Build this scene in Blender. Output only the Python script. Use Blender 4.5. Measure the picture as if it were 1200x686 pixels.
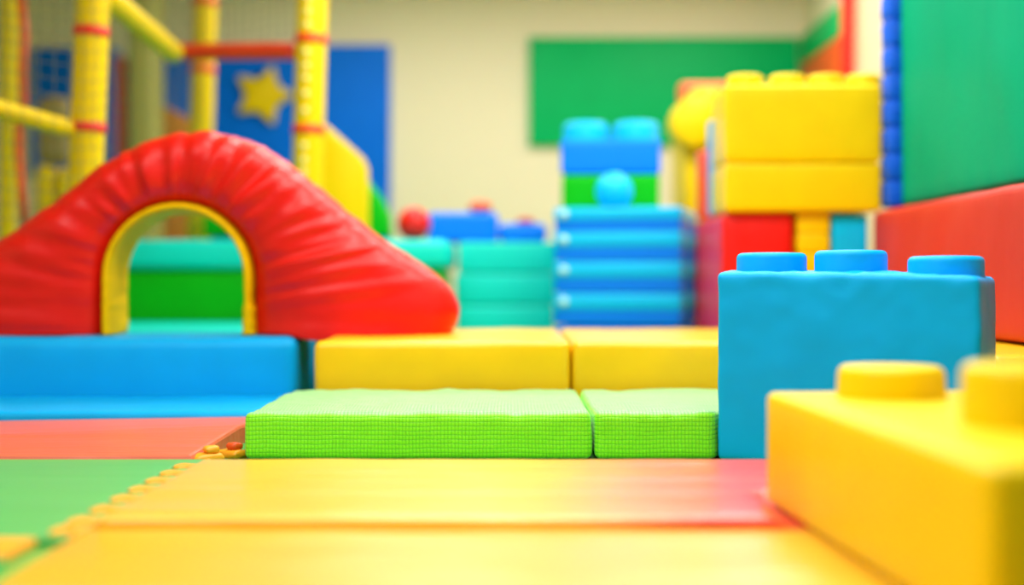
import bpy, bmesh, math, random
from mathutils import Vector, Matrix, noise

for o in list(bpy.data.objects):
    bpy.data.objects.remove(o, do_unlink=True)
S = bpy.context.scene
C = S.collection
random.seed(4)

# ------------------------------------------------------------------ camera
F = 1500.0            # focal length in pixels of the 1200 x 686 frame
CX, HY = 600.0, 330.0  # principal column and horizon row
EYE = 0.45
cam = bpy.data.cameras.new('camera')
cam.sensor_width = 36.0
cam.lens = 36.0 * F / 1200.0
cam.shift_y = -(343.0 - HY) / 1200.0
cam.clip_start = 0.05
cam.dof.use_dof = True
cam.dof.focus_distance = 3.30
cam.dof.aperture_fstop = (cam.lens / 1000.0) / 0.070
cam_ob = bpy.data.objects.new('camera', cam)
cam_ob.location = (0, 0, EYE)
cam_ob.rotation_euler = (math.radians(90), 0, 0)
C.objects.link(cam_ob)
S.camera = cam_ob

# ------------------------------------------------------------------ light and exposure
S.view_settings.view_transform = 'Standard'
S.view_settings.look = 'None'
S.view_settings.exposure = -0.18
S.view_settings.gamma = 1.0
S.view_settings.use_curve_mapping = False
w = bpy.data.worlds.new('ambient_fill')  # uniform fill light, entering by the open camera side
S.world = w
w.use_nodes = True
w.node_tree.nodes['Background'].inputs[0].default_value = (1.0, 0.99, 0.97, 1)
w.node_tree.nodes['Background'].inputs[1].default_value = 0.19


def area(name, loc, sx, sy, power, col=(1, 0.985, 0.955), target=None):
    l = bpy.data.lights.new(name, 'AREA')
    l.shape = 'RECTANGLE'
    l.size, l.size_y = sx, sy
    l.energy = power
    l.color = col
    o = bpy.data.objects.new(name, l)
    o.location = loc
    if target:
        o.rotation_euler = (Vector(target) - Vector(loc)).to_track_quat('-Z', 'Y').to_euler()
    C.objects.link(o)


for yy, row in ((0.7, (-2.0,)), (1.7, (-1.0, 0.6)), (3.4, (0.0, 1.3)), (5.3, (-0.1, 1.4)), (7.3, (-0.7, 1.3))):
    for xx in row:
        area('ceiling_lamp', (xx, yy, 2.6), 1.2, 0.6, {0.7: 60, 1.7: 37, 7.3: 44}.get(yy, 50))


# ------------------------------------------------------------------ helpers
def P(px, py, d):
    return Vector(((px - CX) / F * d, d, EYE + (HY - py) / F * d))


def X(px, d):
    return (px - CX) / F * d


def Z(py, d):
    return EYE + (HY - py) / F * d


def lin(c):
    c = c / 255.0
    return c / 12.92 if c <= 0.04045 else ((c + 0.055) / 1.055) ** 2.4


def rgb(r, g, b):
    return (lin(r), lin(g), lin(b), 1)


MATS = {}


def vinyl(name, col, rough=0.38, bump=0.25, scale=7.0, stretch=(1, 1, 1), spec=0.5, coat=0.0, var=0.06, sheen=0.0):
    if name in MATS:
        return MATS[name]
    m = bpy.data.materials.new(name)
    m.use_nodes = True
    nt = m.node_tree
    b = nt.nodes['Principled BSDF']
    tc = nt.nodes.new('ShaderNodeTexCoord')
    mp = nt.nodes.new('ShaderNodeMapping')
    mp.inputs['Scale'].default_value = stretch
    nt.links.new(tc.outputs['Object'], mp.inputs[0])
    n1 = nt.nodes.new('ShaderNodeTexNoise')
    n1.inputs['Scale'].default_value = scale
    n1.inputs['Detail'].default_value = 3
    n2 = nt.nodes.new('ShaderNodeTexNoise')
    n2.inputs['Scale'].default_value = 420
    nt.links.new(mp.outputs[0], n1.inputs[0])
    nt.links.new(tc.outputs['Object'], n2.inputs[0])
    ad = nt.nodes.new('ShaderNodeMath')
    ad.operation = 'MULTIPLY_ADD'
    ad.inputs[1].default_value = 0.025
    nt.links.new(n2.outputs[0], ad.inputs[0])
    nt.links.new(n1.outputs[0], ad.inputs[2])
    bp = nt.nodes.new('ShaderNodeBump')
    bp.inputs['Strength'].default_value = bump
    bp.inputs['Distance'].default_value = 0.02
    nt.links.new(ad.outputs[0], bp.inputs['Height'])
    nt.links.new(bp.outputs[0], b.inputs['Normal'])
    mx = nt.nodes.new('ShaderNodeMix')
    mx.data_type = 'RGBA'
    mx.inputs[6].default_value = col
    mx.inputs[7].default_value = tuple(c * (1 - 2.5 * var) for c in col[:3]) + (1,)
    nt.links.new(n1.outputs[0], mx.inputs[0])
    nt.links.new(mx.outputs[2], b.inputs['Base Color'])
    b.inputs['Roughness'].default_value = rough
    b.inputs['Specular IOR Level'].default_value = spec
    b.inputs['Coat Weight'].default_value = coat
    b.inputs['Coat Roughness'].default_value = 0.3
    b.inputs['Sheen Weight'].default_value = sheen
    b.inputs['Sheen Roughness'].default_value = 0.4
    MATS[name] = m
    return m


def mesh_obj(name, verts, faces, mat, parent=None, loc=None, smooth=True):
    me = bpy.data.meshes.new(name)
    me.from_pydata([tuple(v) for v in verts], [], faces)
    bm = bmesh.new()
    bm.from_mesh(me)
    bmesh.ops.recalc_face_normals(bm, faces=bm.faces)
    bm.to_mesh(me)
    bm.free()
    if smooth:
        me.polygons.foreach_set('use_smooth', [True] * len(me.polygons))
    me.materials.append(mat)
    o = bpy.data.objects.new(name, me)
    if parent:
        o.parent = parent
    if loc is not None:
        o.location = loc
    C.objects.link(o)
    return o


def tag(o, label=None, cat=None, group=None, kind=None):
    if label:
        o['label'] = label
    if cat:
        o['category'] = cat
    if group:
        o['group'] = group
    if kind or cat:
        o['kind'] = kind or 'thing'
    return o


def thing(name, label, cat, loc=(0, 0, 0), rz=0.0, group=None):
    o = bpy.data.objects.new(name, None)
    o.empty_display_size = 0.1
    o.location = loc
    o.rotation_euler = (0, 0, rz)
    C.objects.link(o)
    return tag(o, label, cat, group)


def rbox_geo(sx, sy, sz, r=0.02, n=(8, 8, 6), puff=0.0, wob=0.0, wf=6.0, seed=0.0, shear=None):
    """soft box, centred in x and y, base on z = 0"""
    hs = (sx / 2, sy / 2, sz / 2)
    ax = []
    for h, k in zip(hs, n):
        rr = min(r, h * 0.95)
        lo = [-h, -h + rr * 0.3, -h + rr * 0.6, -h + rr]
        inner = [-h + rr + (2 * h - 2 * rr) * i / k for i in range(1, k)]
        ax.append(lo + inner + [-q for q in reversed(lo)])
    idx, verts, faces = {}, [], []
    N = [len(a) for a in ax]

    def vid(i, j, k):
        key = (i, j, k)
        if key in idx:
            return idx[key]
        p = Vector((ax[0][i], ax[1][j], ax[2][k]))
        inn = Vector([max(-h + min(r, h * .95), min(h - min(r, h * .95), q)) for h, q in zip(hs, p)])
        d = p - inn
        if d.length > 1e-9:
            m = max(abs(d.x), abs(d.y), abs(d.z))
            d = d.normalized() * m
        q = inn + d
        if puff:
            u = [q[a] / hs[a] for a in range(3)]
            for a in range(3):
                b, c = (a + 1) % 3, (a + 2) % 3
                if a == 2 and u[2] < 0:
                    continue
                s = max(0, 1 - u[b] ** 2) * max(0, 1 - u[c] ** 2)
                q[a] += math.copysign(puff * s * abs(u[a]) ** 3, u[a])
        if wob:
            v = noise.noise_vector(q * wf + Vector((seed * 3.1, seed * 7.7, seed * 1.3)))
            v2 = noise.noise_vector(q * wf * 2.7 + Vector((seed * 5.1, seed, seed * 2.3)))
            f = min(1.0, (q.z + hs[2]) / (0.15 * sz + 1e-6))
            q += (v + 0.5 * v2) * wob * f
        q.z += hs[2]
        if shear:
            q = shear(q)
        q.z = max(q.z, 0.0)
        idx[key] = len(verts)
        verts.append(q)
        return idx[key]

    def quad(a, b, c, d):
        faces.append((vid(*a), vid(*b), vid(*c), vid(*d)))
    for s in (0, N[0] - 1):
        for j in range(N[1] - 1):
            for k in range(N[2] - 1):
                quad((s, j, k), (s, j + 1, k), (s, j + 1, k + 1), (s, j, k + 1))
    for s in (0, N[1] - 1):
        for i in range(N[0] - 1):
            for k in range(N[2] - 1):
                quad((i, s, k), (i + 1, s, k), (i + 1, s, k + 1), (i, s, k + 1))
    for s in (0, N[2] - 1):
        for i in range(N[0] - 1):
            for j in range(N[1] - 1):
                quad((i, j, s), (i + 1, j, s), (i + 1, j + 1, s), (i, j + 1, s))
    return verts, faces


def rbox(name, size, mat, parent=None, loc=(0, 0, 0), rz=0.0, **kw):
    v, f = rbox_geo(*size, **kw)
    o = mesh_obj(name, v, f, mat, parent, loc)
    o.rotation_euler = (0, 0, rz)
    return o


def box_span(name, x0, x1, y0, y1, z0, z1, mat, parent=None, **kw):
    """soft box between world bounds; with a parent the location is relative to it"""
    loc = Vector(((x0 + x1) / 2, (y0 + y1) / 2, z0))
    if parent:
        loc -= parent.location
    return rbox(name, (x1 - x0, y1 - y0, z1 - z0), mat, parent, loc, **kw)


def lathe_geo(profile, seg=40):
    verts, faces = [], []
    rows = []
    for (r, z) in profile:
        if r < 1e-6:
            rows.append([len(verts)])
            verts.append(Vector((0, 0, z)))
        else:
            row = []
            for i in range(seg):
                a = 2 * math.pi * i / seg
                row.append(len(verts))
                verts.append(Vector((r * math.cos(a), r * math.sin(a), z)))
            rows.append(row)
    for a, b in zip(rows, rows[1:]):
        for i in range(seg):
            j = (i + 1) % seg
            if len(a) == 1 and len(b) == 1:
                continue
            if len(a) == 1:
                faces.append((a[0], b[i], b[j]))
            elif len(b) == 1:
                faces.append((a[i], a[j], b[0]))
            else:
                faces.append((a[i], a[j], b[j], b[i]))
    return verts, faces


def stud(name, R, h, mat, parent, loc, e=0.012, taper=0.0):
    pr = [(R * 1.01, -0.004), (R * 1.0, h * 0.25), (R * (1 - taper), h - e)]
    for i in range(1, 6):
        a = i / 5 * math.pi / 2
        pr.append((R * (1 - taper) - e + e * math.cos(a), h - e + e * math.sin(a)))
    pr += [(R * 0.6, h + 0.001), (0, h + 0.002)]
    v, f = lathe_geo(pr, 48)
    return mesh_obj(name, v, f, mat, parent, loc)


def ball(name, R, mat, loc, label, cat='ball', group=None, squash=1.0):
    pr = [(R * math.sin(math.pi * i / 20), -R * squash * math.cos(math.pi * i / 20) + R * squash) for i in range(21)]
    pr[0] = (0, 0.0)
    pr[-1] = (0, 2 * R * squash)
    v, f = lathe_geo(pr, 32)
    o = mesh_obj(name, v, f, mat, None, loc)
    return tag(o, label, cat, group)


def tube_geo(pts, rad, seg=20, ring=0.0, ringpitch=0.08, cap=True):
    verts, faces, rows = [], [], []
    n = len(pts)
    up = Vector((0.3, 0.1, 1)).normalized()
    acc = 0.0
    for i, p in enumerate(pts):
        t = (pts[min(i + 1, n - 1)] - pts[max(i - 1, 0)]).normalized()
        a = t.cross(up)
        if a.length < 0.2:
            a = t.cross(Vector((1, 0, 0.2)))
        a.normalize()
        b = t.cross(a).normalized()
        if i:
            acc += (p - pts[i - 1]).length
        r = rad * (1 + ring * math.cos(2 * math.pi * acc / ringpitch)) if not callable(rad) else rad(acc)
        row = []
        for k in range(seg):
            q = 2 * math.pi * k / seg
            row.append(len(verts))
            verts.append(p + a * (r * math.cos(q)) + b * (r * math.sin(q)))
        rows.append(row)
    for r0, r1 in zip(rows, rows[1:]):
        for k in range(seg):
            j = (k + 1) % seg
            faces.append((r0[k], r0[j], r1[j], r1[k]))
    if cap:
        faces.append(tuple(rows[0]))
        faces.append(tuple(rows[-1]))
    return verts, faces


def line_pts(a, b, n):
    return [a.lerp(b, i / n) for i in range(n + 1)]


def prism(name, poly, depth, mat, parent=None, r=0.02, y=0.0):
    """outline in x-z (list of (x, z)), extruded along +y with bevelled rims"""
    bm = bmesh.new()
    vs = [bm.verts.new((p[0], y, p[1])) for p in poly]
    f = bm.faces.new(vs)
    res = bmesh.ops.extrude_face_region(bm, geom=[f])
    for v in [g for g in res['geom'] if isinstance(g, bmesh.types.BMVert)]:
        v.co.y += depth
    bmesh.ops.recalc_face_normals(bm, faces=bm.faces)
    if r:
        ed = [e for e in bm.edges if abs(e.verts[0].co.y - e.verts[1].co.y) < 1e-6]
        bmesh.ops.bevel(bm, geom=ed, offset=r, segments=3, profile=0.5, affect='EDGES')
    me = bpy.data.meshes.new(name)
    bmesh.ops.triangulate(bm, faces=[q for q in bm.faces if len(q.verts) > 4])
    bm.to_mesh(me)
    bm.free()
    me.polygons.foreach_set('use_smooth', [True] * len(me.polygons))
    try:
        me.set_sharp_from_angle(angle=math.radians(40))
    except Exception:
        pass
    me.materials.append(mat)
    o = bpy.data.objects.new(name, me)
    if parent:
        o.parent = parent
    C.objects.link(o)
    return o


def slab_poly(name, poly, z0, z1, mat, parent=None, r=0.004):
    """outline in x-y, extruded from z0 to z1"""
    bm = bmesh.new()
    vs = [bm.verts.new((p[0], p[1], z0)) for p in poly]
    f = bm.faces.new(vs)
    res = bmesh.ops.extrude_face_region(bm, geom=[f])
    for v in [g for g in res['geom'] if isinstance(g, bmesh.types.BMVert)]:
        v.co.z = z1
    bmesh.ops.recalc_face_normals(bm, faces=bm.faces)
    if r:
        ed = [e for e in bm.edges if min(e.verts[0].co.z, e.verts[1].co.z) > z1 - 1e-6]
        bmesh.ops.bevel(bm, geom=ed, offset=r, segments=2, profile=0.5, affect='EDGES')
    bmesh.ops.triangulate(bm, faces=[q for q in bm.faces if len(q.verts) > 4])
    me = bpy.data.meshes.new(name)
    bm.to_mesh(me)
    bm.free()
    me.materials.append(mat)
    o = bpy.data.objects.new(name, me)
    if parent:
        o.parent = parent
    C.objects.link(o)
    return o


def struct(name, x0, x1, y0, y1, z0, z1, mat):
    v = [(x, y, z) for x in (x0, x1) for y in (y0, y1) for z in (z0, z1)]
    f = [(0, 1, 3, 2), (4, 6, 7, 5), (0, 4, 5, 1), (2, 3, 7, 6), (0, 2, 6, 4), (1, 5, 7, 3)]
    o = mesh_obj(name, v, f, mat, smooth=False)
    o['kind'] = 'structure'
    return o


# ------------------------------------------------------------------ materials
YEL = vinyl('yellow_vinyl', rgb(246, 206, 0), 0.4, 0.12, spec=0.18)
YELB = vinyl('yellow_bench_vinyl', rgb(250, 192, 2), 0.36, 0.12, spec=0.3, coat=0.25)
YELM = vinyl('yellow_mat_vinyl', rgb(236, 178, 22), 0.34, 0.7, 3.0, (0.25, 3.0, 1), coat=0.6)
RED = vinyl('red_vinyl', rgb(230, 14, 6), 0.42, 0.35, 9.0, spec=0.25, coat=0.22)
REDW = vinyl('red_bolster_vinyl', rgb(196, 48, 38), 0.55, 0.25, 7.0, (1, 1, 0.6), spec=0.25)
REDM = vinyl('red_mat_vinyl', rgb(232, 104, 74), 0.4, 0.4, 5.0, (0.4, 2.5, 1), coat=0.1)
BLUE = vinyl('blue_vinyl', rgb(0, 174, 255), 0.45, 0.12, spec=0.16)
BLUEB = vinyl('blue_base_vinyl', rgb(0, 172, 244), 0.42, 0.12, spec=0.18)
BLUES = vinyl('blue_cushion_vinyl', rgb(0, 188, 255), 0.34, 0.06, spec=0.22, var=0.02)
BLUED = vinyl('deep_blue_vinyl', rgb(0, 124, 250), 0.42, 0.06, spec=0.14, var=0.02)
BLUEK = vinyl('blue_padding', rgb(0, 88, 225), 0.45, 0.3, 14, spec=0.2)
TEAL = vinyl('teal_vinyl', rgb(0, 218, 206), 0.42, 0.1, spec=0.22, var=0.02)
GRN = vinyl('green_vinyl', rgb(0, 180, 16), 0.45, 0.1, spec=0.14)
GRNW = vinyl('green_pad_vinyl', rgb(0, 156, 116), 0.5, 0.3, 5.0, (1, 1, 0.35), spec=0.03)
GRNP = vinyl('green_board', rgb(0, 182, 100), 0.42, 0.02, spec=0.1)
GRNM = vinyl('green_mat_foam', rgb(85, 180, 92), 0.42, 0.25, 5.0, (0.5, 2.0, 1), coat=0.2)
FLOORM = vinyl('green_floor', rgb(70, 170, 70), 0.5, 0.1)
BPAN = vinyl('blue_board', rgb(0, 114, 236), 0.5, 0.02, spec=0.08)
CREAM = vinyl('cream_paint', rgb(242, 228, 194), 0.75, 0.05, 30, var=0.02, spec=0.2)
ORG = vinyl('orange_foam', rgb(248, 165, 25), 0.45, 0.15)
ORGD = vinyl('orange_vinyl', rgb(240, 85, 25), 0.4, 0.12)
STRAP = vinyl('red_strap', rgb(245, 42, 18), 0.5, 0.1, 30)
NETM = vinyl('net_cord', rgb(118, 110, 70), 0.7, 0.1, 60)
PALE = vinyl('pale_highlight', rgb(255, 240, 150), 0.2, 0.0)
PALEB = vinyl('pale_blue_highlight', rgb(190, 240, 255), 0.15, 0.0)
LINING = vinyl('yellow_lining', rgb(238, 186, 2), 0.6, 0.2, 12, spec=0.08)
LBL = vinyl('light_blue_vinyl', rgb(70, 175, 245), 0.4, 0.08)


def yellow_red_blend():  # red end: part mat colour, part reflection of the red cube painted in
    m = vinyl('yellow_to_red_mat_vinyl', rgb(236, 178, 22), 0.34, 0.7, 3.0, (0.25, 3.0, 1), coat=0.6)
    nt = m.node_tree
    b = nt.nodes['Principled BSDF']
    tc = nt.nodes.new('ShaderNodeTexCoord')
    sp = nt.nodes.new('ShaderNodeSeparateXYZ')
    nt.links.new(tc.outputs['Object'], sp.inputs[0])
    nz = nt.nodes.new('ShaderNodeTexNoise')
    nz.inputs['Scale'].default_value = 2.5
    nt.links.new(tc.outputs['Object'], nz.inputs[0])
    a = nt.nodes.new('ShaderNodeMath')
    a.operation = 'MULTIPLY_ADD'
    a.inputs[1].default_value = 0.12
    nt.links.new(nz.outputs[0], a.inputs[0])
    nt.links.new(sp.outputs[0], a.inputs[2])
    r = nt.nodes.new('ShaderNodeMapRange')
    r.inputs[1].default_value = 0.10
    r.inputs[2].default_value = 0.50
    r.interpolation_type = 'SMOOTHSTEP'
    nt.links.new(a.outputs[0], r.inputs[0])
    mx = nt.nodes.new('ShaderNodeMix')
    mx.data_type = 'RGBA'
    mx.inputs[6].default_value = rgb(236, 178, 22)
    mx.inputs[7].default_value = rgb(228, 72, 50)
    nt.links.new(r.outputs[0], mx.inputs[0])
    nt.links.new(mx.outputs[2], b.inputs['Base Color'])
    return m


YRED = yellow_red_blend()


def mesh_fabric():
    """bright green woven mesh: raised cells with darker grooves between them"""
    m = bpy.data.materials.new('green_mesh_fabric')
    m.use_nodes = True
    nt = m.node_tree
    b = nt.nodes['Principled BSDF']
    tc = nt.nodes.new('ShaderNodeTexCoord')
    nz = nt.nodes.new('ShaderNodeTexNoise')
    nz.inputs['Scale'].default_value = 9
    nt.links.new(tc.outputs['Object'], nz.inputs[0])
    ds = nt.nodes.new('ShaderNodeVectorMath')
    ds.operation = 'MULTIPLY_ADD'
    ds.inputs[1].default_value = (0.006, 0.006, 0.008)
    nt.links.new(nz.outputs[1], ds.inputs[0])
    nt.links.new(tc.outputs['Object'], ds.inputs[2])
    sp = nt.nodes.new('ShaderNodeSeparateXYZ')
    nt.links.new(ds.outputs[0], sp.inputs[0])

    def wave(sock, pitch):
        k = nt.nodes.new('ShaderNodeMath')
        k.operation = 'MULTIPLY'
        k.inputs[1].default_value = math.pi / pitch
        nt.links.new(sock, k.inputs[0])
        s = nt.nodes.new('ShaderNodeMath')
        s.operation = 'SINE'
        nt.links.new(k.outputs[0], s.inputs[0])
        a = nt.nodes.new('ShaderNodeMath')
        a.operation = 'ABSOLUTE'
        nt.links.new(s.outputs[0], a.inputs[0])
        p = nt.nodes.new('ShaderNodeMath')
        p.operation = 'POWER'
        p.inputs[1].default_value = 0.19
        nt.links.new(a.outputs[0], p.inputs[0])
        return p.outputs[0]
    wx, wy, wz = wave(sp.outputs[0], 0.0088), wave(sp.outputs[1], 0.0088), wave(sp.outputs[2], 0.0112)
    geo = nt.nodes.new('ShaderNodeSeparateXYZ')
    nt.links.new(tc.outputs['Normal'], geo.inputs[0])
    # pick the two axes lying in the face
    mxz = nt.nodes.new('ShaderNodeMath')
    mxz.operation = 'MULTIPLY'
    nt.links.new(wx, mxz.inputs[0])
    nt.links.new(wz, mxz.inputs[1])
    mxy = nt.nodes.new('ShaderNodeMath')
    mxy.operation = 'MULTIPLY'
    nt.links.new(wx, mxy.inputs[0])
    nt.links.new(wy, mxy.inputs[1])
    ab = nt.nodes.new('ShaderNodeMath')
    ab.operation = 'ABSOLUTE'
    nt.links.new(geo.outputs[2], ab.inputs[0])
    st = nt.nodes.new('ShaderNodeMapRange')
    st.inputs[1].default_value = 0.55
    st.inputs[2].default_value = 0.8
    nt.links.new(ab.outputs[0], st.inputs[0])
    mh = nt.nodes.new('ShaderNodeMix')
    mh.data_type = 'FLOAT'
    nt.links.new(st.outputs[0], mh.inputs[0])
    nt.links.new(mxz.outputs[0], mh.inputs[2])
    nt.links.new(mxy.outputs[0], mh.inputs[3])
    mc = nt.nodes.new('ShaderNodeMix')
    mc.data_type = 'RGBA'
    mc.inputs[6].default_value = rgb(66, 188, 12)
    mc.inputs[7].default_value = rgb(152, 248, 28)
    nt.links.new(mh.outputs[0], mc.inputs[0])
    # top faces get paler colours, with the overhead light painted in
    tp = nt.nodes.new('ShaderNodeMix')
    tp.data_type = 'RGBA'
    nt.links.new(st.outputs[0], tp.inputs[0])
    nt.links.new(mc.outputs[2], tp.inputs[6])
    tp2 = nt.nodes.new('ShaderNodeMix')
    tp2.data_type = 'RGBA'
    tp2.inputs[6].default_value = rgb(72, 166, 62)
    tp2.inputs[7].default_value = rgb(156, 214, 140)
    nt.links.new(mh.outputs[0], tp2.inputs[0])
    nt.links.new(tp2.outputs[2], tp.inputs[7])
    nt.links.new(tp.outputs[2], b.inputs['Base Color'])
    bp = nt.nodes.new('ShaderNodeBump')
    bp.inputs['Strength'].default_value = 0.6
    bp.inputs['Distance'].default_value = 0.004
    nt.links.new(mh.outputs[0], bp.inputs['Height'])
    nt.links.new(bp.outputs[0], b.inputs['Normal'])
    b.inputs['Roughness'].default_value = 0.5
    b.inputs['Sheen Weight'].default_value = 0.25
    b.inputs['Sheen Roughness'].default_value = 0.35
    return m


MESHF = mesh_fabric()

# ------------------------------------------------------------------ the setting
BACK = 9.05
struct('floor', -4.3, 2.6, -1.0, BACK + 0.1, -0.1, 0.0, FLOORM)
struct('wall_back', -4.3, 2.6, BACK, BACK + 0.15, 0.0, 3.0, CREAM)
struct('wall_left', -4.4, -4.25, -1.0, BACK, 0.0, 3.0, CREAM)
struct('wall_right', 2.45, 2.6, -1.0, BACK, 0.0, 3.0, CREAM)
struct('ceiling', -4.4, 2.6, -1.0, BACK + 0.15, 3.0, 3.1, CREAM)
struct('trim_1', 2.06, 2.45, 7.72, BACK, 0.0, 3.0, CREAM)          # boxed-in column in the far right corner


def board(name, x0, x1, y0, y1, z0, z1, mat, label, cat='panel', **kw):
    return tag(box_span(name, x0, x1, y0, y1, z0, z1, mat, n=(2, 2, 2), **kw), label, cat)


d = 9.0
board('painted_board', X(620, d), 2.02, 9.0, 9.05, Z(171, d), Z(43, d), GRNP,
      'large flat green board on the cream back wall', r=0.01)
board('painted_board', X(180, d), X(457, d), 9.0, 9.05, Z(285, d), Z(52, d), BPAN,
      'large flat blue board with a yellow star on the back wall', r=0.01)
board('painted_board', X(36, d), X(138, d), 9.0, 9.05, Z(205, d), Z(56, d), BPAN,
      'dim blue board far left, seen through the net', r=0.01)
board('painted_board', 2.02, 2.06, 7.85, 8.98, 1.97, 2.17, GRNP,
      'narrow green board strip high in the right corner above the red board', r=0.01)
board('painted_board', 2.02, 2.06, 7.85, 8.98, 0.9, 1.965, ORGD,
      'red orange board on the right corner wall under a green strip', r=0.01)

# star
pts = []
R0, R1 = 0.236, 0.118
cx, cz = X(308, 8.95), Z(111, 8.95)
raw = []
for i in range(10):
    a = math.radians(72) + i * math.pi / 5
    r = R0 if i % 2 == 0 else R1
    raw.append((cx + r * math.cos(a), cz + r * math.sin(a)))
for i in range(10):
    p0, p1, p2 = raw[i - 1], raw[i], raw[(i + 1) % 10]
    k = 0.3
    a = (p1[0] + (p0[0] - p1[0]) * k, p1[1] + (p0[1] - p1[1]) * k)
    b = (p1[0] + (p2[0] - p1[0]) * k, p1[1] + (p2[1] - p1[1]) * k)
    for t in (0, .33, .67, 1):
        pts.append(((1 - t) ** 2 * a[0] + 2 * t * (1 - t) * p1[0] + t * t * b[0],
                    (1 - t) ** 2 * a[1] + 2 * t * (1 - t) * p1[1] + t * t * b[1]))
o = prism('star_cushion', pts, 0.055, YEL, r=0.018, y=8.94)
tag(o, 'plump yellow five pointed star on the blue wall board', 'star')

# red corner post beside the column
o = tag(box_span('corner_post', 1.985, 2.055, 7.66, 7.74, 0, 2.95, RED, n=(2, 2, 4), r=0.02),
        'slim red upright against the cream corner column', 'post')

# ------------------------------------------------------------------ floor mats
# seam outline shared by the green mat and the orange border strip
seam, seam_in = [], []


def seam_line(dd):
    return -0.742 - 0.012 * (3.2 - dd)


ZM = 0.016
tooth_d = [3.0, 2.89, 2.78, 2.665, 2.55, 2.43, 2.31, 2.225]


def tooth_outline(dc, grow=0.0):
    out = []
    x0 = seam_line(dc)
    ln, hw, nk = 0.050 + grow, 0.036 + grow, 0.024 + grow
    out.append((x0, dc + nk))
    out.append((x0 - ln * 0.3, dc + nk))
    for i in range(7):
        a = math.pi / 2 + (i / 6) * math.pi
        out.append((x0 - ln * 0.62 + ln * 0.38 * math.cos(a), dc + hw * math.sin(a)))
    out.append((x0 - ln * 0.3, dc - nk))
    out.append((x0, dc - nk))
    return out


right_edge = [(seam_line(3.125), 3.125)]
for dc in tooth_d:
    right_edge += tooth_outline(dc, 0.0025)
right_edge.append((seam_line(2.16), 2.16))
poly = [(-2.6, 2.16), (-2.6, 3.125)] + right_edge
o = slab_poly('puzzle_mat', poly, 0, ZM, GRNM)
tag(o, 'large green puzzle floor mat in front of the red mat', 'mat')
strip = [(seam_line(3.11) + 0.012, 3.11)]
strip += [(seam_line(3.11) + 0.002, 3.11)]
for dc in tooth_d:
    strip += [(p[0] + 0.002, p[1]) for p in tooth_outline(dc)]
strip += [(seam_line(2.17) + 0.002, 2.17), (seam_line(2.17) + 0.012, 2.17)]
o = slab_poly('puzzle_border', strip, 0, ZM + 0.004, ORG)
tag(o, 'orange toothed puzzle strip between green mat and yellow mat', 'mat border')
# second strip across the front of the green mat
st2 = [(-2.6, 2.02), (-2.6, 2.155), (-0.80, 2.155), (-0.80, 2.02)]
xx = -0.84
while xx > -2.5:
    st2 += [(xx, 2.02), (xx - 0.012, 1.985), (xx - 0.036, 1.97), (xx - 0.06, 1.985), (xx - 0.072, 2.02)]
    xx -= 0.14
tag(slab_poly('puzzle_border', st2, 0, ZM + 0.003, ORG),
    'orange puzzle border in the bottom left corner below the green mat', 'mat border')
st3 = [(-2.6, 1.0), (-2.6, 2.015)]
xs = [-2.6, -0.84]
xx = -2.5
pts = []
xx = -0.84
while xx > -2.5:
    pts += [(xx + 0.003, 2.015), (xx - 0.012, 1.980), (xx - 0.036, 1.965), (xx - 0.06, 1.980), (xx - 0.075, 2.015)]
    xx -= 0.14
st3 += list(reversed(pts)) + [(-0.80, 2.015), (-0.80, 1.0)]
tag(slab_poly('puzzle_mat', st3, 0, ZM, GRNM), 'nearest green puzzle mat, a sliver at the bottom left corner', 'mat')

# loose orange tabs at the corner of the mats
for k, (px, py, dd, rz, lab) in enumerate([
        (249, 537, 3.19, 0.5, 'loose orange foam tab at the tip of the red mat'),
        (272, 527, 3.26, -0.6, 'loose orange foam tab wedged against the green mesh mat')]):
    t = thing('foam_tab', lab, 'foam tab', (X(px, dd), dd, 0.0), rz, 'loose orange foam tabs')
    bx = -0.012 if k == 0 else 0
    rbox('tab_body', (0.075, 0.05, 0.022), ORG, t, (bx, 0, 0), r=0.010, n=(4, 4, 2), wob=0.004, wf=40, seed=k)
    rbox('tab_knob', (0.036, 0.036, 0.02), ORG if k == 0 else ORGD, t, (bx + 0.008, 0.0, 0.021), r=0.010, n=(3, 3, 2), wob=0.003, wf=40, seed=k + 5)

# red mat
XR = -0.752
v, f = [], []
o = slab_poly('red_floor_mat', [(-2.6, 3.135), (-2.6, 3.755), (-0.72, 3.755), (-0.750, 3.52), (-0.785, 3.135)], 0, 0.024, REDM, r=0.010)
for vv in o.data.vertices:
    if vv.co.z > 0.005 and vv.co.x > -1.0 and vv.co.y > 3.3:
        vv.co.z += 0.03
tag(o, 'flat coral red floor mat below the blue step', 'mat')

# yellow folding mat in the foreground: two panels
ZY = 0.017
dfar, dfold = 2.99, 2.24
def near_wave(q):
    if q.z > 0.008:
        q.z += 0.0022 * noise.noise(Vector((q.x * 1.1, q.y * 8, 7.0)))
        k = max(0.0, min(1.0, (q.x - 0.062 - 0.46) / 0.04))
        q.z = q.z * (1 - k) + 0.015 * k
    return q


def ridge_wave(q):
    f = math.exp(-(q.y + (dfar - dfold) / 2) / 0.05)
    if q.z > 0.01:
        q.z += 0.0028 * noise.noise(Vector((q.x * 0.9, q.y * 9, 4.0)))
        k = max(0.0, min(1.0, (q.x - 0.048 - 0.470) / 0.024)) * max(0.0, min(1.0, (2.545 - q.y - (dfar + dfold) / 2) / 0.03))
        q.z = q.z * (1 - k) + 0.014 * k          # pressed flat under the yellow block
        f *= 1 - k
        q.z += f * (0.002 + 0.004 * noise.noise(Vector((q.x * 3.5, 1.0, 2.0))))
    return q


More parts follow.
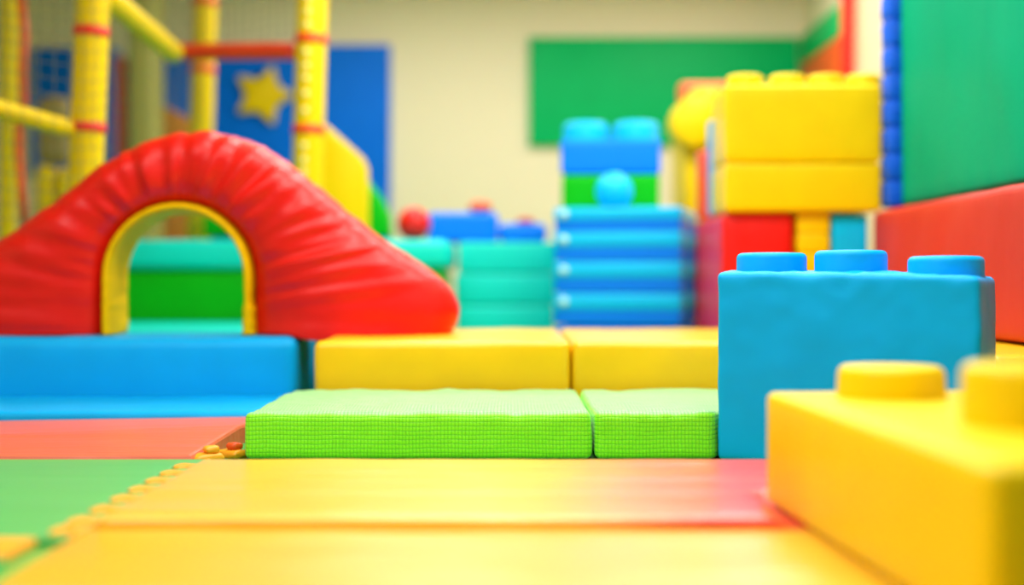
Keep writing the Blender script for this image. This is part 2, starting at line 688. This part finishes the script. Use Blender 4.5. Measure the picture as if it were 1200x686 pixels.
t = thing('folding_mat', 'shiny yellow folding mat in the foreground, red towards its far right corner', 'mat', (0, 2.2, 0))
rbox('mat_panel', (1.36, dfar - dfold, 0.036), YRED, t, (-0.048, (dfar + dfold) / 2 - 2.2, 0), r=0.0175, n=(60, 36, 1), puff=0.002, wob=0.0022, wf=3.2, seed=2, shear=ridge_wave)
rbox('mat_panel', (1.36, 1.25, 0.017), YELM, t, (-0.062, dfold + 0.001 - 0.625 - 2.2, 0), r=0.004, n=(60, 50, 1), puff=0.0, wob=0.0018, wf=3.2, seed=5, shear=near_wave)

# green mesh mats
def mesh_mat(x0, x1, label, seed, skew=False):
    y0, y1, h = 3.215, 3.93, 0.118

    def lump(q):
        if q.z > h * 0.6:
            q.z += 0.006 * noise.noise(Vector((q.x * 11 + seed, q.y * 9, 3))) + 0.003 * noise.noise(Vector((q.x * 30 + seed, q.y * 26, 9)))
        if skew and q.x > 0:
            q.x += (q.y + 0.3575) * 0.44 * q.x / ((x1 - x0) / 2)
        if q.y < -0.3 and q.z > h * .5:
            q.z += 0.004
        return q
    o = box_span('mesh_mat', x0, x1, y0, y1, 0, h, MESHF, r=0.02, n=(70, 50, 8), wob=0.0025, wf=9, seed=seed, shear=lump)
    return tag(o, label, 'mat', 'green mesh mats')


mesh_mat(X(285, 3.215), X(694, 3.215), 'longer bright green mesh mat, left of the pair', 1)
mesh_mat(X(697, 3.215), X(838, 3.215), 'shorter bright green mesh mat beside the blue studded block', 7, True)

# ------------------------------------------------------------------ blue base on the left
xb = X(347, 4.30)
t = tag(box_span('foam_block', -2.6, xb, 4.28, 4.72, 0, 0.262, BLUEB, r=0.035, n=(40, 8, 6), puff=0.004, wob=0.003, wf=5, seed=3),
        'long blue foam block carrying the left foot of the red arch', 'block')
t = tag(box_span('foam_step', -2.6, X(335, 4.0), 3.765, 4.27, 0, 0.068, BLUEB, r=0.02, n=(40, 12, 2), wob=0.004, wf=5, seed=4),
        'low blue foam step in front of the long blue block', 'step')
# yellow bench blocks
yb0, yb1, zb = 3.97, 5.06, 0.264
tag(box_span('bench_block', X(368, 3.97), X(668.5, 3.97), yb0, yb1, 0, zb, YELB, r=0.022, n=(24, 16, 6), puff=0.004, wob=0.004, wf=5, seed=6),
    'yellow foam bench under the right tip of the red arch', 'block', 'yellow foam benches')
tag(box_span('bench_block', X(671.5, 3.97), 1.19, yb0, yb1, 0, zb, YELB, r=0.022, n=(24, 16, 6), puff=0.004, wob=0.004, wf=5, seed=8),
    'yellow foam bench running behind the big blue studded block', 'block', 'yellow foam benches')
tag(box_span('bench_block', 1.205, 2.1, 3.21, 5.06, 0, zb, YELB, r=0.022, n=(10, 24, 6), puff=0.0, wob=0.003, wf=5, seed=9),
    'yellow foam bench under the red bolster at the right edge', 'block', 'yellow foam benches')

# ------------------------------------------------------------------ red arch
DA = 4.47
TH = 0.15    # half thickness
arch = thing('play_arch', 'puffy red arch cushion with a yellow lined crawl hole', 'arch', (X(216, DA), DA, 0.268))
ax0, az0 = arch.location.x, arch.location.z


def px2(p):
    return Vector((X(p[0], DA) - ax0, Z(p[1], DA) - az0))


def resample(poly, n):
    L = [0]
    for a, b in zip(poly, poly[1:]):
        L.append(L[-1] + (b - a).length)
    out = []
    for i in range(n + 1):
        s = L[-1] * i / n
        for k in range(len(L) - 1):
            if s <= L[k + 1] + 1e-9:
                tt = (s - L[k]) / (L[k + 1] - L[k])
                out.append(poly[k].lerp(poly[k + 1], tt))
                break
    return out


def smooth(pl, it=30):
    for _ in range(it):
        pl = [pl[0]] + [(pl[i - 1] + pl[i] * 2 + pl[i + 1]) / 4 for i in range(1, len(pl) - 1)] + [pl[-1]]
    return pl


outer = [px2(p) for p in [(-98, 393), (-106, 366), (-85, 345), (-50, 318), (0, 286), (50, 252), (100, 214), (130, 192), (165, 171),
                          (205, 159), (245, 156), (290, 164), (325, 181), (350, 201), (380, 223), (412, 251), (450, 281), (485, 303), (515, 322),
                          (536, 346), (541, 370), (529, 393)]]
outer = smooth(resample(outer, 240), 18)
RI = 85 / F * DA
zc = Z(325, DA) - az0
inner = [Vector((-RI, 0.0))] + [Vector((-RI, zc * 0.5))] + \
        [Vector((RI * math.cos(a), zc + RI * math.sin(a))) for a in [math.pi - math.pi * i / 40 for i in range(41)]] + \
        [Vector((RI, zc * 0.5)), Vector((RI, 0.0))]
# let the outline correspond by hand: straight legs of the hole take the low flanks
inner = resample(inner, 240)
M = 36
verts, faces = [], []
for i in range(241):
    u = i / 240
    a, b = inner[i], outer[i]
    mid = (a + b) / 2
    half = (b - a) / 2
    for k in range(M):
        q = 2 * math.pi * k / M
        c, s = math.cos(q), math.sin(q)
        e = 2 / 2.7
        cc = math.copysign(abs(c) ** e, c)
        ss = math.copysign(abs(s) ** e, s)
        v = (cc + 1) / 2                       # 0 at the hole, 1 at the outline
        p = mid + half * cc
        y = TH * ss
        # gathered folds running out from the hole
        g = noise.noise(Vector((u * 34, v * 1.3, 1.7 if ss < 0 else 5.1)))
        g2 = noise.noise(Vector((u * 70, v * 2.4, 8.2 if ss < 0 else 3.1)))
        g3 = noise.noise(Vector((p.x * 5, p.y * 5, ss * 1.5)))
        ridge = (abs(g) ** 0.8) * math.copysign(1, g)
        topness = math.exp(-((u - 0.52) / 0.24) ** 2)
        flank = math.exp(-((u - 0.78) / 0.12) ** 2) * v
        amp = (0.005 + 0.017 * topness + 0.016 * flank) * (0.35 + 0.65 * math.sin(math.pi * min(1, v * 0.9 + 0.12)))
        disp = amp * ridge + (0.005 * topness + 0.006 * flank) * g2 + 0.012 * g3
        y += disp * ss
        rim = max(0.0, c) ** 2
        p = p + half.normalized() * (rim * (0.008 * g + 0.006 * g2) * (0.4 + topness))
        z = max(p.y, 0.0)
        wx = p.x + ax0
        if z < 0.03 and -0.72 < wx < -0.62:      # the soft base sags into the gap between the two blocks
            z -= 0.03 * math.sin(math.pi * (wx + 0.72) / 0.10) * (1 - z / 0.03)
        verts.append(Vector((p.x, y, z)))
for i in range(240):
    for k in range(M):
        j = (k + 1) % M
        faces.append((i * M + k, i * M + j, (i + 1) * M + j, (i + 1) * M + k))
faces.append(tuple(range(M)))
faces.append(tuple(240 * M + k for k in range(M)))
mesh_obj('cover', verts, faces, RED, arch)
# yellow lining roll round the hole
verts, faces = [], []
ML = 24
RL = RI - 0.012
lin_path = [Vector((-RL, 0.0)), Vector((-RL, zc * 0.5))] + \
           [Vector((RL * math.cos(a), zc + RL * math.sin(a))) for a in [math.pi - math.pi * i / 40 for i in range(41)]] + \
           [Vector((RL, zc * 0.5)), Vector((RL, 0.0))]
lin_path = resample(lin_path, 140)
for i, p in enumerate(lin_path):
    tvec = (lin_path[min(i + 1, 140)] - lin_path[max(i - 1, 0)]).normalized()
    nn = Vector((-tvec.y, tvec.x))
    u = i / 140
    low = max(0, 1 - min(u, 1 - u) / 0.22)
    for k in range(ML):
        q = 2 * math.pi * k / ML
        e = 2 / 3.0
        cc = math.copysign(abs(math.cos(q)) ** e, math.cos(q))
        ss = math.copysign(abs(math.sin(q)) ** e, math.sin(q))
        pk = 0.005 * noise.noise(Vector((u * 60, ss * 0.7, 2.2))) * (0.2 + low) + 0.010 * low * noise.noise(Vector((u * 16 + 3, 0.4, 1)))
        w2 = p + nn * ((0.017 + pk) * cc)
        verts.append(Vector((w2.x, 0.122 * ss * (1 + 0.03 * noise.noise(Vector((u * 30, 1, 1)))), max(w2.y, 0))))
for i in range(140):
    for k in range(ML):
        j = (k + 1) % ML
        faces.append((i * ML + k, i * ML + j, (i + 1) * ML + j, (i + 1) * ML + k))
faces.append(tuple(range(ML)))
faces.append(tuple(140 * ML + k for k in range(ML)))
o = mesh_obj('hole_lining', verts, faces, LINING, arch)
o['label'] = 'yellow lining of the crawl hole'

# ------------------------------------------------------------------ blue studded block (right)
rot = -math.radians(27)
dirx = Vector((math.cos(rot), math.sin(rot), 0))
diry = Vector((-math.sin(rot), math.cos(rot), 0))
WB, DB, HB = 0.625, 0.30, 0.466
org = Vector((X(840, 3.21), 3.21, 0))
cen = org + dirx * WB / 2 + diry * DB / 2
blk = thing('stud_block', 'large upright blue soft block with three round studs', 'toy block', cen, rot)


def bshear(q):
    q.z += (-0.012 * (q.x / WB + 0.5) + 0.010) * (q.z / HB)
    # pinched upper right corner
    k = max(0, (q.x / (WB / 2) - 0.78)) * max(0, q.z / HB - 0.8)
    q.z -= k * 0.10
    e = max(0, q.z / HB - 0.93) / 0.07
    q.z += 0.0035 * e * noise.noise(Vector((q.x * 38, q.y * 20, 3)))
    q.y += 0.0040 * max(0, q.z / HB - 0.8) / 0.2 * noise.noise(Vector((q.x * 26, q.z * 22, 8)))
    return q


rbox('body', (WB, DB, HB), BLUE, blk, (0, 0, 0), r=0.016, n=(50, 20, 40), puff=0.006, wob=0.0025, wf=9, seed=11, shear=bshear)
for tx, hh in ((0.098, 0.054), (0.300, 0.062), (0.528, 0.050)):
    zz = HB + 0.001 - 0.012 * (tx / WB) + 0.008
    stud('stud', 0.089, hh, BLUE, blk, (tx - WB / 2, 0, zz - 0.004), e=0.014)

# ------------------------------------------------------------------ yellow block, near right
p_far = Vector((0.495, 2.50, 0))
p_near = Vector((0.562, 1.50, 0))
dy_ = (p_far - p_near)
LY = dy_.length
ang = math.atan2(dy_.y, dy_.x) - math.pi / 2
ex = Vector((math.cos(ang), math.sin(ang), 0))
ey = dy_.normalized()
WY, HYB = 0.50, 0.235
cen = p_near + ey * LY / 2 + ex * WY / 2
blk = thing('stud_block', 'yellow studded block in the near right corner, out of focus', 'toy block', cen, ang)
rbox('body', (WY, LY, HYB - ZY), YEL, blk, (0, 0, ZY), r=0.016, n=(12, 24, 8), puff=0.003, wob=0.001, wf=5, seed=12)
for (wx, wy, sh) in ((0.703, 2.375, 0.062), (0.768, 1.90, 0.096)):
    q = Vector((wx, wy, 0)) - cen
    stud('stud', 0.098, sh, YEL, blk, (q.dot(ex), q.dot(ey), HYB - 0.003), e=0.016, taper=0.02)

# ------------------------------------------------------------------ teal and green steps behind the arch
tag(box_span('foam_block', -1.95, -0.66, 4.80, 6.16, 0, 0.256, TEAL, r=0.02, n=(6, 6, 4)), 'flat teal foam platform seen through the arch hole', 'block')
tag(box_span('foam_block', -2.43, X(520, 6.2), 6.20, 6.85, 0, Z(317, 6.2), GRN, r=0.02, n=(8, 6, 6)),
    'bright green foam riser under the teal cushion behind the arch', 'block')
tag(box_span('foam_cushion', -2.45, X(528, 6.17), 6.17, 6.88, Z(317, 6.2) + 0.004, Z(281, 6.17), TEAL, r=0.045, n=(10, 6, 4), wob=0.003, seed=2),
    'long teal cushion on the green riser behind the arch', 'cushion')

# slide behind post
sl = thing('toddler_slide', 'yellow and green slide panel behind the yellow post', 'slide', (X(400, 6.4), 6.4, 0))
poly = [(X(a, 6.4) - sl.location.x, Z(b, 6.4)) for a, b in [(352, 279), (352, 150), (358, 142), (382, 146), (424, 184), (430, 196), (431, 279)]]
prism('side_panel', poly, 0.10, YEL, sl, r=0.025)
poly = [(X(a, 6.6) - sl.location.x, Z(b, 6.6)) for a, b in [(240, 278), (240, 214), (330, 196), (425, 205), (447, 232), (456, 252), (458, 278)]]
o = prism('chute', poly, 0.22, GRN, sl, r=0.03, y=0.14)
o['label'] = 'green chute of the slide'

# teal mat stack
xa, xb2 = X(535, 6.6), X(651, 6.6)
n = 4
h = 0.655 / n
for i in range(n):
    tag(box_span('foam_mat', xa + random.uniform(-.008, .008), xb2 + random.uniform(-.006, .006), 6.6, 7.3, i * h, (i + 1) * h - 0.002, TEAL, r=0.016, n=(6, 6, 2), puff=0.002),
        ['lowest teal mat of the teal stack, hidden by the bench', 'second teal mat from the bottom of the teal stack',
         'third teal mat from the bottom of the teal stack', 'topmost teal mat of the teal stack'][i], 'mat', 'stacked teal mats')
zt = n * h
tag(box_span('foam_brick', X(500, 6.72), X(584, 6.72), 6.72, 7.15, zt, Z(249, 6.72), BLUED, r=0.03, n=(6, 6, 4)),
    'left taller blue brick on the teal stack', 'block')
tag(box_span('foam_brick', X(585, 6.72), X(641, 6.72), 6.72, 7.15, zt, Z(262, 6.72), BLUED, r=0.03, n=(6, 6, 4)),
    'right lower blue brick on the teal stack', 'block')
ball('play_ball', X(503, 6.5) - X(485, 6.5) + 0.008, RED, (X(485, 6.5), 6.5, Z(281, 6.17) + 0.003), 'dark red ball on the teal cushion beside the blue brick')
ball('play_ball', 0.065, ORGD, (X(563, 6.9), 6.9, Z(249, 6.72)), 'orange red ball on the left blue brick', squash=0.55)
ball('play_ball', 0.05, RED, (X(616, 6.9), 6.9, Z(262, 6.72)), 'small red ball on the lower right blue brick', squash=0.4)

# ------------------------------------------------------------------ blue stepped stack
rot = -math.radians(14)
d0 = 6.05
px0, px1 = X(650, d0), X(797, d0 - 0.12)
Wd = (px1 - px0) / math.cos(rot)
ex = Vector((math.cos(rot), math.sin(rot), 0))
ey = Vector((-math.sin(rot), math.cos(rot), 0))
Dd = 0.72
org = Vector((px0, d0, 0))
cen = org + ex * Wd / 2 + ey * Dd / 2
levels = [Z(381, d0), Z(344, d0), Z(307, d0), Z(272, d0), Z(244, d0)]
pl = tag(rbox('foam_plinth', (Wd, Dd, levels[0] - 0.002), BLUED, None, cen, rot, r=0.03, n=(6, 6, 4)), 'deep blue foam plinth at the foot of the blue stack', 'block')
labs = ['lowest visible slab of the tall blue stack', 'second slab from below of the tall blue stack', 'third slab from below of the tall blue stack', 'top slab of the tall blue stack under the green brick']
for i in range(4):
    z0, z1 = levels[i] + 0.002, levels[i + 1]
    hh = z1 - z0
    t = thing('foam_slab', labs[i], 'slab', (cen.x, cen.y, z0), rot, 'slabs of the tall blue stack')
    rbox('core', (Wd, Dd, hh * 0.46), BLUED, t, (0, 0, 0), r=0.004, n=(6, 6, 2))
    o = rbox('cushion', (Wd + 0.008, Dd + 0.006, hh * 0.54 - 0.001), BLUES, t, (0, 0, hh * 0.46), r=0.010, n=(6, 6, 2), puff=0.002)
    o['label'] = 'lighter blue overhanging cushion'
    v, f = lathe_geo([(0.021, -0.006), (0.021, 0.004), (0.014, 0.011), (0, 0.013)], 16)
    o = mesh_obj('highlight_disc', v, f, PALEB, t, (-Wd / 2 + 0.045, -Dd / 2 - 0.003, hh * 0.73))  # painted highlight: a pale disc near the slab's left corner
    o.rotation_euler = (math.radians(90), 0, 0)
    o['label'] = 'pale disc for the corner highlight'
ztop = levels[-1]
dg = 6.28
cg = Vector((X(717, dg + 0.2), dg + 0.24, ztop + 0.005))
gb = tag(rbox('foam_brick', (X(775, dg) - X(660, dg), 0.42, Z(205, dg) - ztop), GRN, None, cg, rot * 0.4, r=0.02, n=(6, 6, 4)),
         'green brick on top of the blue stack under the blue two stud block', 'block')
ball('play_ball', 0.088, BLUES, (X(720, 6.15), 6.15, ztop), 'shiny blue ball in front of the green brick')
bb = thing('stud_block', 'blue two stud block topping the green brick on the stack', 'toy block', (cg.x, cg.y, Z(205, dg) + 0.007), rot * 0.4)
hb = Z(164, dg) - Z(205, dg)
wbk = X(776, dg) - X(658, dg)
rbox('body', (wbk, 0.42, hb), BLUED, bb, (0, 0, 0), r=0.02, n=(6, 6, 4))
for sx in (-1, 1):
    stud('stud', 0.112, 0.098, BLUES, bb, (sx * 0.128, -0.06, hb), e=0.025)

# ------------------------------------------------------------------ yellow castle blocks, right of centre
d1 = 5.15
x0, x1 = X(850, d1), X(1034, d1)
zA, zB, zC = Z(248, d1), Z(190, d1), Z(98, d1)
DY = 0.34
for (za, zb_, lab, st) in ((zA, zB, 'lower yellow brick of the castle wall on the red cube', False),
                           (zB, zC, 'upper yellow brick with four studs on the castle wall', True)):
    t = thing('castle_brick', lab, 'toy block', ((x0 + x1) / 2, d1 + DY / 2, za), 0, 'yellow castle bricks')
    rbox('body', (x1 - x0, DY, zb_ - za - 0.002), YEL, t, (0, 0, 0), r=0.018, n=(10, 6, 6), puff=0.003, wob=0.002, wf=4, seed=za)
    if st:
        for px in (874, 924, 969, 1013):
            for yy in (-0.06,):
                stud('stud', 0.073, 0.052, YEL, t, (X(px, d1 + 0.09) - (x0 + x1) / 2, yy, zb_ - za - 0.003), e=0.014)
tag(box_span('foam_divider', x0 + 0.005, x0 + 0.3, 5.51, 5.66, zA + 0.002, Z(138, 5.51), LBL, r=0.012, n=(3, 3, 4)),
    'light blue foam panel standing behind the yellow castle bricks', 'panel')
t = tag(box_span('foam_cube', x0 - 0.004, X(931, 5.2), 5.2, 5.95, 0.0, zA - 0.002, RED, r=0.03, n=(6, 8, 8), puff=0.005),
        'tall red foam cube carrying the yellow castle bricks', 'block')
tag(box_span('foam_cube', 0.98, 1.29, 6.30, 7.50, 0, zA - 0.002, RED, r=0.03, n=(3, 3, 4)), 'rear red foam cube under the blurred yellow tower', 'block')
t = thing('pillar_block', 'narrow yellow ribbed pillar between red cube and blue cushion', 'block', ((X(934, 5.2) + X(973, 5.2)) / 2, 5.3, 0))
wp = X(973, 5.2) - X(934, 5.2)
nb = 9
hp = (zA - 0.002) / nb
for i in range(nb):
    rbox('pillar_layer', (wp - 0.002, 0.2, hp - 0.001), YEL, t, (0, 0, i * hp), r=0.010, n=(2, 2, 1))

# second yellow tower further back
t = thing('castle_brick', 'blurred yellow brick tower behind the castle wall with a side stud', 'toy block', (0, 0, 0))
t.location = (1.05, 6.9, zA)
box_span('body', X(802, 6.75), 1.28, 6.75, 7.3, zA, Z(112, 6.75), YEL, t, r=0.02, n=(4, 4, 5))
v, f = lathe_geo([(0.128, -0.01), (0.128, 0.07), (0.122, 0.09), (0.106, 0.1), (0, 0.103)], 40)
o = mesh_obj('side_stud', v, f, YEL, t, (X(813, 6.7) - 1.05, 6.75 - 6.9, Z(147, 6.75) - zA))
o.rotation_euler = (math.radians(90), 0, 0)
v, f = lathe_geo([(0.1, -0.004), (0.1, 0.05), (0.09, 0.065), (0, 0.067)], 40)
mesh_obj('stud', v, f, YEL, t, (0.02, 0.1, Z(112, 6.75) - zA))
tag(box_span('foam_strip', X(820, 5.8), X(820, 5.8) + 0.1, 5.80, 5.92, zA + 0.002, Z(176, 5.8), ORGD, r=0.015, n=(2, 2, 4)),
    'slim orange red foam strip beside the light blue panel', 'panel')
tag(box_span('foam_brick', X(797, 7.35), 1.27, 7.35, 7.47, zA, Z(96, 7.35), ORGD, r=0.03, n=(3, 3, 6)),
    'orange foam brick behind the blurred yellow tower', 'block')

# ------------------------------------------------------------------ right side: bolster, padded wall
XB = 1.46
tag(box_span('foam_block', X(976, 5.2), XB - 0.012, 5.2, 5.7, 0.0, Z(252, 5.2), BLUES, r=0.014, n=(4, 6, 6)),
    'small blue foam end block at the far end of the red bolster', 'block')


def bol(q):
    k = noise.noise(Vector((q.y * 5.0 + q.z * 3.0, q.z * 0.8, 4.4)))
    if q.x < 0:
        q.x += 0.006 * k
    return q


o = box_span('long_bolster', XB, XB + 0.45, 2.6, 5.19, 0.272, 0.735, REDW, r=0.03, n=(6, 60, 14), puff=0.006, wob=0.003, wf=4, seed=21, shear=bol)
tag(o, 'long red padded bolster along the right wall', 'bolster')


def wp_(q):
    f = max(0, 1 - q.z / 0.75)
    k = noise.noise(Vector(((q.y - 0.55 * q.z) * 13, q.z * 1.6, 2.2)))
    k2 = noise.noise(Vector((q.y * 3, q.z * 2.0, 7)))
    if q.x < 0:
        q.x += 0.012 * k * f * max(0, min(1, (0.6 - q.y) / 0.9)) + 0.008 * k2
    return q


wp = thing('padded_backdrop', 'tall green padded wall panel with blue laced edge', 'wall pad', (1.566, 4.0, 0.744))
o = rbox('panel', (0.10, 2.5, 2.15), GRNW, wp, (0.02, -0.19, 0), r=0.025, n=(2, 70, 50), puff=0.008, wob=0.003, wf=3, seed=31, shear=wp_)
# laced blue roll at the far edge
for i in range(20):
    v, f = rbox_geo(0.075, 0.12, 0.1085, r=0.016, n=(3, 3, 2), puff=0.004, wob=0.004, wf=14, seed=i)
    o = mesh_obj('edge_roll', v, f, BLUEK, wp, (-0.035 + 0.0010 * i * 0, 1.13, i * 0.107))

# ------------------------------------------------------------------ play frame on the left
def post(px_b, py_b, px_t, dd, width_px, straps, label, zb_=0.0, disc_rows=None):
    r = width_px / F * dd / 2
    a = P(px_b, py_b, dd)
    b = P(px_t, 0, dd)
    dirv = (b - a).normalized()
    base = a + dirv * ((zb_ - a.z) / dirv.z)
    top = a + dirv * ((2.9 - a.z) / dirv.z)
    t = thing('frame_post', label, 'post', base, 0, 'padded posts of the play frame')
    pts_ = line_pts(Vector((0, 0, 0)), top - base, 90)
    v, f = tube_geo(pts_, r, 24, 0.004, 0.11)
    mesh_obj('sleeve', v, f, YEL, t)
    for py in straps:
        c = a + dirv * ((Z(py, dd) - a.z) / dirv.z) - base
        hs = 0.021
        v, f = tube_geo([c - dirv * hs, c - dirv * hs * .9, c, c + dirv * hs * .9, c + dirv * hs], lambda s: r * 1.06 if 0.0005 < s < 0.0415 else r * 0.98, 24)
        o = mesh_obj('strap', v, f, STRAP, t)
        o['label'] = 'red strap'
    if disc_rows:
        for py in disc_rows:
            c = a + dirv * ((Z(py, dd) - a.z) / dirv.z) - base
            v, f = lathe_geo([(0.015, -0.004), (0.015, 0.003), (0.011, 0.008), (0, 0.010)], 14)
            o = mesh_obj('disc', v, f, PALE, t, c + Vector((-0.01, -r * 0.97, 0)))  # pale disc for each highlight on the post lacing
            o.rotation_euler = (math.radians(90), 0, 0)
            o['label'] = 'pale round eyelet'
    return t, r


post(100, 220, 109, 5.2, 39, (38, 150), 'nearest yellow padded post with two red straps, behind the left arch flank', zb_=0.258)
post(360, 220, 366, 6.0, 36, (47, 153), 'yellow padded post with pale discs, right of the star',
     disc_rows=[2, 17, 32, 64, 80, 94, 112, 132, 173, 189, 203, 214], zb_=0.258)
post(236, 150, 240, 6.98, 28, (3, 82), 'yellow padded post behind the left end of the red rail')
post(9, 240, 12, 6.6, 19, (), 'thin yellow padded post at the far left edge')


def rail(a, b, r, mat, label):
    pts_ = line_pts(a, b, 40)
    v, f = tube_geo([p - a for p in pts_], r, 20, 0.006, 0.12)
    o = mesh_obj('frame_rail', v, f, mat, None, a)
    return tag(o, label, 'rail', 'padded rails of the play frame')


rail(P(122, -8, 5.28), P(204, 62, 6.35), 0.050, YEL, 'yellow padded rail sloping back to the red rail')
rail(P(198, 61, 6.5), P(345, 60, 6.06), 0.042, vinyl('bright_red_padding', rgb(250, 62, 30), 0.42, 0.1), 'red padded rail between the yellow posts')
rail(P(-20, 122, 4.85), P(88, 153, 5.18), 0.037, YEL, 'yellow padded rail at the left edge below the net')


def net(name, a, b, z0, z1, cell, label, seed=0.0):
    """knotted cord net between two uprights (plan points a, b)"""
    a, b = Vector((a[0], a[1], 0)), Vector((b[0], b[1], 0))
    L = (b - a).length
    nx, nz = int(L / cell), int((z1 - z0) / cell)
    u = (b - a).normalized()
    nrm = Vector((-u.y, u.x, 0))
    verts, faces = [], []

    def pt(i, j):
        p = a + u * (L * i / nx) + Vector((0, 0, z0 + (z1 - z0) * j / nz))
        q = Vector((i * 0.31 + seed, j * 0.31, seed))
        w_ = noise.noise_vector(q) * 0.014
        sag = -0.02 * math.sin(math.pi * i / nx)
        return p + u * w_.x + Vector((0, 0, w_.z + sag)) + nrm * (0.02 * noise.noise(q * 0.6))

    def cord(pts_):
        v, f = tube_geo(pts_, 0.0016, 3, cap=False)
        k = len(verts)
        verts.extend(v)
        faces.extend([tuple(x + k for x in q) for q in f])
    for i in range(nx + 1):
        cord([pt(i, j) for j in range(nz + 1)])
    for j in range(nz + 1):
        cord([pt(i, j) for i in range(nx + 1)])
    o = mesh_obj(name, verts, faces, NETM)
    return tag(o, label, 'net')


net('safety_net', (X(-25, 4.7), 4.7), (X(128, 5.08), 5.08), 0.7, 2.35, 0.054, 'fine knotted safety net in front of the nearest yellow post', 1)
net('safety_net', (X(122, 5.35), 5.35), (X(232, 6.85), 6.85), 0.68, 2.4, 0.056, 'safety net between nearest post and the red rail', 4)
net('safety_net', (X(200, 6.58), 6.58), (X(348, 6.32), 6.32), 1.66, 2.6, 0.045, 'safety net above the red padded rail', 6)

# dim things inside the play frame
OLIVE = vinyl('olive_padding', rgb(178, 170, 80), 0.5, 0.1)
tag(box_span('padded_column', X(148, 8.0), X(182, 8.0), 8.0, 8.25, 0, 2.9, OLIVE, r=0.05, n=(3, 3, 6)), 'olive padded column inside the play frame', 'column')
tag(box_span('padded_column', X(134, 8.1), X(146, 8.1), 8.1, 8.25, 0, Z(65, 8.1), ORGD, r=0.02, n=(3, 3, 6)), 'slim red padded column beside the olive column', 'column')
o = prism('ramp_panel', [(X(a, 8.3), Z(b, 8.3)) for a, b in [(186, 410), (186, 126), (190, 122), (226, 142), (226, 410)]], 0.1, vinyl('brown_orange_vinyl', rgb(205, 125, 15), 0.45, 0.1), r=0.02, y=8.3)
o.location.z = 0
tag(o, 'brown orange ramp panel below the small blue patch', 'panel')
tag(box_span('climb_roll', X(38, 7.0), X(62, 7.0), 7.0, 7.12, 0, Z(192, 7.0), YEL, r=0.05, n=(3, 3, 6)), 'short yellow padded roll inside the frame, left one', 'roll', 'yellow rolls inside the frame')
tag(box_span('climb_roll', X(64, 7.0), X(82, 7.0), 7.0, 7.1, 0, Z(196, 7.0), YEL, r=0.04, n=(3, 3, 6)), 'short yellow padded roll inside the frame, right one', 'roll', 'yellow rolls inside the frame')
tag(box_span('punch_cushion', X(42, 7.0), X(78, 7.0), 7.0, 7.1, Z(192, 7.0) + 0.002, Z(112, 7.0), vinyl('khaki_vinyl', rgb(160, 135, 75), 0.5, 0.1), r=0.05, n=(3, 3, 6)), 'khaki upright cushion above the yellow rolls', 'cushion')
v, f = tube_geo([P(a, b, 5.9) for a, b in [(24, -5), (29, 40), (26, 80), (28, 120), (22, 150), (22, 180), (25, 220), (30, 262)]], 0.020, 8)
tag(mesh_obj('hanging_strap', v, f, ORGD), 'red strap hanging down beside the far left post', 'strap')
ball('play_ball', 0.055, TEAL, (X(44, 6.3), 6.3, 0.655), 'dark teal ball peeping over the left flank of the arch')
